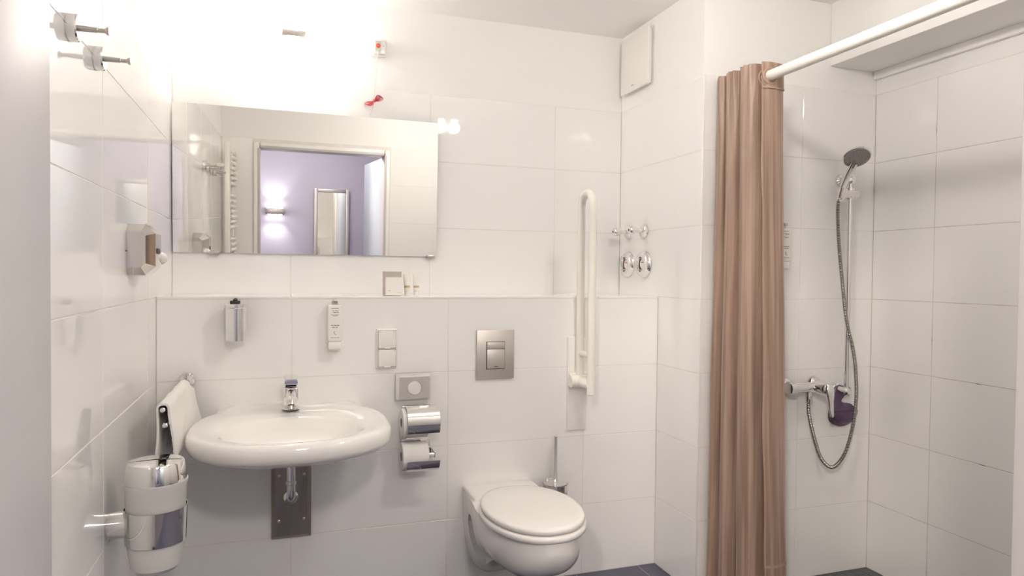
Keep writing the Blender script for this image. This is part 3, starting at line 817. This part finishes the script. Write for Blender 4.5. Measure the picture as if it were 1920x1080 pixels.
# ------------------------------------------------------------------ things on the shelf
ZS = 1.2045
b = BM(); bx(b, .816, .884, .105, .165, ZS, ZS+.097, .001, 1)
o = tag(obj('card_box', b, 'tan'), 'taupe card box at the back of the shelf', 'box')
b = BM(); bx(b, .818, .885, .0845, .104, ZS, ZS+.0735, .0015, 1)
o = tag(obj('soap_box', b, 'whitecard'), 'small white box standing on the shelf before the taupe box', 'box')
b = BM(); bx(b, .862, .880, .0841, .0846, ZS+.010, ZS+.012); bx(b, .829, .836, .0841, .0846, ZS+.018, ZS+.021); obj('print', b, 'gold', o)['kind'] = 'stuff'
def toiletry(x, y, label):
    t = thing('cosmetic_tube', label, 'tube', (x, y, ZS), 'white cosmetic tubes on the shelf')
    b = BM(); lathe(b, (x, y, ZS), (0, 0, 1), [(.010, 0), (.0105, .001), (.0105, .016), (.010, .017)], 24); obj('cap', b, 'plastic', t)
    b = BM(); N = 24
    loft(b, [[(x+(.0115+(.0165-.0115)*k/6)*math.cos(2*PI*i/N), y+(.0115*(1-(k/6)**1.5)+.0012)*math.sin(2*PI*i/N), ZS+.0172+.07*k/6) for i in range(N)] for k in range(7)]); bd = obj('tube_body', b, 'whitecard', t, 60)
    b = BM(); lathe(b, (x, y, ZS+.03), (0, 0, 1), [(.0124, 0), (.0127, .009)], 24, False, False); obj('label_print', b, 'gold', bd)
toiletry(.916, .16, 'white cosmetic tube on the shelf, touching the boxes')
toiletry(.957, .17, 'white cosmetic tube on the shelf, the right one of the pair')

# ------------------------------------------------------------------ return wall: vent, valves
t = thing('vent_cover', 'square white ventilation cover high on the side wall under the ceiling', 'vent', (RX, .19, 2.17))
b = BM(); bx(b, RX-.012, RX, 0.085, .318, 2.175, 2.425, .003); obj('housing', b, 'plastic', t)
b = BM(); bx(b, RX-.030, RX-.018, .07, .328, 2.165, 2.43, .004); pn = obj('cover_panel', b, 'plastic', t)
b = BM(); bx(b, RX-.0305, RX-.0295, .2, .222, 2.19, 2.193); obj('logo', b, 'print', pn)
for y in (.1, .3):
    for z in (2.2, 2.4):
        b = BM(); cyl(b, (RX-.02, y, z), (RX-.01, y, z), .006, n=10); obj('spacer', b, 'plastic', t)
def valve(y, label):
    t = thing('shutoff_valve', label, 'valve', (RX, y, 1.503), 'chrome shut-off valves on the side wall')
    b = BM(); lathe(b, (RX, y, 1.503), (-1, 0, 0), [(.0335, 0), (.0335, .003), (.026, .012), (.015, .016)], 36); obj('rose', b, 'chrome', t)
    b = BM(); lathe(b, (RX-.014, y, 1.503), (-1, 0, 0), [(.011, 0), (.011, .04)], 20); obj('stem', b, 'chrome', t)
    b = BM(); lathe(b, (RX-.050, y, 1.503), (-1, 0, 0), [(.010, 0), (.0175, .004), (.0195, .014), (.0195, .026), (.016, .032), (.006, .034), (.004, .032)], 28); obj('knob', b, 'chrome', t)
    b = BM(); lathe(b, (RX-.0815, y, 1.503), (-1, 0, 0), [(.005, 0), (.004, .004)], 14); obj('knob_mark', b, 'black', t)
valve(.283, 'round chrome valve knob on the side wall, closer to the corner')
valve(.127, 'round chrome valve knob on the side wall, closer to the curtain')
def cover(y, label, c):
    t = thing('meter_cover', label, 'cover', (RX, y, 1.347), 'round chrome meter covers on the side wall')
    b = BM(); lathe(b, (RX, y, 1.347), (-1, 0, 0), [(.064, 0), (.064, .004), (.056, .018), (.044, .024), (.034, .024), (.030, .006)], 48, True, True); obj('ring', b, 'chrome', t)
    b = BM(); lathe(b, (RX-.006, y, 1.347), (-1, 0, 0), [(.022, 0), (.022, .006), (.02, .0075), (.001, .0078)], 36); d = obj('dial', b, 'whitecard', t)
    b = BM()
    bx(b, RX-.0145, RX-.0138, y-.012, y-.003, 1.3535, 1.3575); bx(b, RX-.0145, RX-.0138, y-.001, y+.010, 1.3535, 1.3575); obj('dial_print', b, c, d)['kind'] = 'stuff'
cover(.281, 'round chrome cover with recessed dial, closer to the corner', 'red')
cover(.124, 'round chrome cover with recessed dial, closer to the curtain', 'print')

# ------------------------------------------------------------------ shower fittings
t = thing('shower_mixer', 'chrome wall-mounted shower mixer with flat lever beside the curtain', 'mixer tap', (2.5, PY, .8))
ym = PY-.062
for x in (2.437, 2.587):
    b = BM(); lathe(b, (x, PY, .84), (0, -1, 0), [(.034, 0), (.034, .004), (.026, .018), (.018, .022), (.018, .062)], 32); obj('rose', b, 'chrome', t)
b = BM(); lathe(b, (2.40, ym, .835), (1, 0, 0), [(.02, 0), (.026, .004), (.026, .032), (.021, .036), (.021, .12), (.024, .14), (.024, .19), (.018, .2)], 32); obj('body', b, 'chrome', t)
b = BM(); lathe(b, (2.545, ym, .835), (.1, -1, 0), [(.024, 0), (.027, .02), (.027, .05), (.024, .06), (.01, .064)], 32); obj('cartridge', b, 'chrome', t)
b = BM()
L = []
for z, hw, th, yy in ((.855, .014, .010, -.062), (.84, .021, .014, -.066), (.815, .019, .012, -.070), (.79, .013, .009, -.073), (.75, .011, .007, -.077), (.728, .009, .006, -.080), (.722, .004, .004, -.081)):
    L.append([(2.553+hw*math.cos(2*PI*i/20)+ (.855-z)*.02, ym+yy+th*math.sin(2*PI*i/20), z) for i in range(20)])
loft(b, L); obj('lever', b, 'chrome', t, 60)
b = BM(); lathe(b, (2.508, ym, .818), (0, 0, -1), [(.012, 0), (.012, .02), (.014, .022), (.014, .04), (.009, .05)], 20); obj('hose_outlet', b, 'chrome', t)

t = thing('shower_rail', 'vertical chrome shower rail with sliding holder in the shower corner', 'shower rail', (2.712, PY, .8))
yr = PY-.055
b = BM(); cyl(b, (2.712, yr, .795), (2.712, yr, 1.722), .0105, n=20); obj('pole', b, 'chrome', t)
for z in (.81, 1.712):
    b = BM(); lathe(b, (2.712, PY, z), (0, -1, 0), [(.024, 0), (.024, .004), (.014, .012), (.014, .055), (.0195, .06), (.0195, .068), (.012, .074)], 28); obj('wall_mount', b, 'chrome', t)
b = BM(); cyl(b, (2.645, yr-.012, 1.645), (2.745, yr-.004, 1.65), .018, .018, n=24); lathe(b, (2.712, yr, 1.625), (0, 0, 1), [(.016, 0), (.016, .05)], 20); sl = obj('slider', b, 'chrome', t)
b = BM(); lathe(b, (2.632, yr-.03, 1.622), (.1, -.25, 1), [(.013, 0), (.017, .004), (.019, .045), (.016, .047), (.013, .045)], 24); obj('cradle', b, 'chrome', sl)

t = thing('hand_shower', 'chrome hand shower with round grey spray face in its holder', 'hand shower', (2.632, yr-.03, 1.62))
hp = [(2.630, yr-.025, 1.615), (2.632, yr-.034, 1.655), (2.638, yr-.05, 1.70), (2.643, yr-.07, 1.74), (2.645, yr-.085, 1.765)]
b = BM(); P_ = spline(hp, 6); tube(b, P_, .012, 18, True, [.0105 + .0055*(i/(len(P_)-1)) for i in range(len(P_))]); obj('handle', b, 'chrome', t, 60)
hc = Vector((2.640, yr-.103, 1.788)); hn = Vector((-.25, -.55, -.78)).normalized()
b = BM(); lathe(b, hc - hn*.018, hn, [(.012, -.006), (.034, 0), (.05, .010), (.0545, .018), (.0545, .022), (.05, .025)], 40); obj('head', b, 'chrome', t, 50)
b = BM(); lathe(b, hc + hn*.0062, hn, [(.0505, 0), (.0495, .002), (.001, .0035)], 40); face = obj('spray_face', b, 'spray', t)
b = BM(); uu, vv = frame(hn)
for k in range(1, 5):
    for i in range(6*k):
        a = 2*PI*i/(6*k) + k*.3
        p = hc + hn*.0085 + uu*(.0105*k*math.cos(a)) + vv*(.0105*k*math.sin(a))
        cyl(b, p, p+hn*.003, .0016, .0011, n=6)
nz = obj('nozzles', b, 'brushed', face); nz['kind'] = 'stuff'

def hose():
    pts = spline([(2.630, yr-.022, 1.618), (2.625, yr-.024, 1.56), (2.638, yr-.022, 1.42), (2.660, yr-.02, 1.28), (2.690, yr-.016, 1.12), (2.718, yr-.03, .98), (2.738, yr-.026, .88), (2.748, yr-.02, .77), (2.732, yr-.018, .65), (2.69, yr-.018, .54), (2.63, yr-.016, .492), (2.575, yr-.01, .535), (2.537, yr-.008, .63), (2.512, ym, .72), (2.508, ym, .77)], 26)
    L = [0]
    for a, c in zip(pts, pts[1:]): L.append(L[-1]+(c-a).length)
    # resample evenly and rib the wound steel
    n = int(L[-1]/.0017); P2 = []; j = 0
    for i in range(n+1):
        s = L[-1]*i/n
        while j < len(L)-2 and L[j+1] < s: j += 1
        P2.append(pts[j].lerp(pts[j+1], min(1, (s-L[j])/max(1e-6, L[j+1]-L[j]))))
    rad = [(.0085, .0085, .0074, .0058)[i % 4] for i in range(len(P2))]
    b = BM(); tube(b, P2, .008, 10, True, rad)
    tag(obj('shower_hose', b, 'hose_steel', None, 80), 'ribbed metal shower hose hanging in a loop from rail to mixer', 'hose')
hose()

def soap_dish():
    px = [(1562, 722), (1570, 719), (1578, 722), (1583, 730), (1575, 739), (1570, 746), (1573, 752), (1583, 754), (1592, 755), (1596, 761), (1604, 765), (1604, 776), (1596, 788), (1583, 796), (1569, 797), (1557, 790), (1552, 780), (1555, 762), (1557, 742), (1558, 730)]
    pts = [Vector((2.740+(u-1577)*.00290, 0, .7355-(v-759)*.00236)) for u, v in px]
    pts = smooth_path(pts+[pts[0]], 2)[:-1]
    t = thing('soap_dish', 'dark purple curved plastic soap dish behind the shower rail foot', 'soap dish', (2.74, PY, .65))
    c = Vector((2.735, 0, .72)); b = BM()
    def lp(y, s): return [(c.x+(p.x-c.x)*s, y, c.z+(p.z-c.z)*s) for p in pts]
    loft(b, [lp(PY, 1), lp(PY-.012, 1), lp(PY-.018, .97), lp(PY-.020, .9)]); obj('back', b, 'purple', t, 50)
    b = BM(); N = 28; L = []
    for k in range(9):
        a = PI/2*k/8
        zz = .717 - .062*math.sin(a); s = math.cos(a)
        L.append([(2.742+.07*max(s, .05)*math.cos(PI*i/(N-1)), PY-.016-.032*max(s, .05)*math.sin(PI*i/(N-1)), zz) for i in range(N)])
    loft(b, L); obj('pouch', b, 'purple', t, 60)
soap_dish()

# ------------------------------------------------------------------ shower curtain and rod
RODX, RODZ = 2.122, 2.037
t = thing('curtain_rod', 'white round shower curtain rod running from the wall towards the door', 'rod', (RODX, -1.2, RODZ))
b = BM(); cyl(b, (RODX, PY, RODZ), (RODX, DY, RODZ), .0195, n=28); obj('pole', b, 'white_tube', t)
for y, s in ((PY, -1), (DY, 1)):
    b = BM(); lathe(b, (RODX, y, RODZ), (0, s, 0), [(.036, 0), (.036, .006), (.025, .014), (.022, .02)], 28); obj('flange', b, 'white_tube', t)

def curtain():
    t = thing('shower_curtain', 'brown satin shower curtain gathered at the end of the rod', 'curtain', (2.13, -.46, .06))
    yl = [-.553, -.506, -.462, -.415, -.378, -.345]
    top, bot = [], []
    def add(x, y, xb=None, yb=None):
        top.append(Vector((x, y, 0))); bot.append(Vector((x if xb is None else xb, y if yb is None else yb, 0)))
    add(2.088, -.579, 2.136, -.592); add(2.118, -.585, 2.165, -.603); add(2.150, -.583, 2.200, -.600); add(2.186, -.578, 2.240, -.588)
    add(2.192, -.568, 2.246, -.575)
    add(2.130, -.561, 2.165, -.566); add(2.080, -.557, 2.095, -.565)
    for ya, yb, xt, xb in ((-.550, -.484, 2.062, 2.078), (-.460, -.404, 2.060, 2.054), (-.380, -.346, 2.062, 2.040)):
        add(xt+.004, ya, xb+.006, ya-.006); add(xt-.004, ya*.7+yb*.3, xb-.006, ya*.7+yb*.3-.004); add(xt-.003, ya*.3+yb*.7, xb-.002, ya*.3+yb*.7); add(xt+.006, yb, xb+.008, yb)
        if yb < -.35:
            add(2.085, yb+.005, 2.09, yb+.005); add(2.150, yb+.007, 2.17, yb+.008); add(2.153, yb+.015, 2.173, yb+.015); add(2.085, yb+.018, 2.09, yb+.018)
    add(2.09, -.339, 2.07, -.339); add(2.15, -.336, 2.14, -.336)
    top2 = [Vector((p.x, p.y, 0)) for p in smooth_path(top, 3)]; bot2 = smooth_path(bot, 3)
    Z = [2.085 - (2.085-.055)*(k/48) for k in range(49)]
    n = len(top2); arc = [0]
    for a, c in zip(top2, top2[1:]): arc.append(arc[-1]+(c-a).length)
    def pt(i, z):
        f = max(0.0, (2.085-z)/2.03)**1.1
        p = top2[i].lerp(bot2[i], f)
        wob = .004*math.sin(z*5.1+i*.09)*min(1, f*4) + .0022*math.sin(z*13+i*.21)
        pk = .0045*math.exp(-(2.085-z)/.10)*math.sin(arc[i]*260) if arc[i] > .15 else 0.0
        return Vector((p.x+wob*.7+pk, min(p.y+wob*.5, PY-.004), z))
    def sheet(i0, i1, zs, th=0.0012, off=0.0):
        b = BM(); uvd = {}
        g = {}
        for k, z in enumerate(zs):
            for i in range(i0, i1):
                p = pt(i, z); a = pt(max(i-1, 0), z); c = pt(min(i+1, n-1), z); tg = (c-a).normalized(); nn = Vector((tg.y, -tg.x, 0))
                for s in (0, 1):
                    v = b.verts.new(p + nn*(off + th*s)); g[k, i, s] = v; uvd[v] = (arc[i], z)
        fs = []
        for k in range(len(zs)-1):
            for i in range(i0, i1-1):
                for s in (0, 1): b.faces.new((g[k, i, s], g[k, i+1, s], g[k+1, i+1, s], g[k+1, i, s]))
            for i in (i0, i1-1): b.faces.new((g[k, i, 0], g[k, i, 1], g[k+1, i, 1], g[k+1, i, 0]))
        for k in (0, len(zs)-1):
            for i in range(i0, i1-1): b.faces.new((g[k, i, 0], g[k, i+1, 0], g[k, i+1, 1], g[k, i, 1]))
        L = b.loops.layers.uv.new('UVMap')
        for f in b.faces:
            for lo in f.loops: lo[L].uv = uvd[lo.vert]
        return b
    obj('cloth', sheet(0, n, Z), 'curtain', t, 80)
    fr = max(i for i in range(n) if arc[i] < .112)
    zz = [2.086 - .094*k/6 for k in range(7)]
    obj('header_band', sheet(0, fr, zz, .0015, .0018), 'curtain', t, 80)
    fi = max(i for i in range(n) if arc[i] < .009)
    obj('side_hem', sheet(0, max(fi, 3), Z, .0015, .0020), 'hem', t, 80)
    obj('bottom_hem', sheet(0, n, [.215, .205], .0012, .0012), 'hem', t, 80)
    obj('header_seam', sheet(0, fr, [1.996, 1.990], .0018, .003), 'hem', t, 80)
    for k, y in enumerate([-.586, -.560, -.477, -.464, -.397, -.384]):
        b = BM()
        pts = [(RODX+.0285*math.cos(2*PI*i/28), y, RODZ-.002+.0285*math.sin(2*PI*i/28)) for i in range(29)]
        tube(b, pts, .0042, 8, False); obj('eyelet', b, 'hem', t, 60)
curtain()
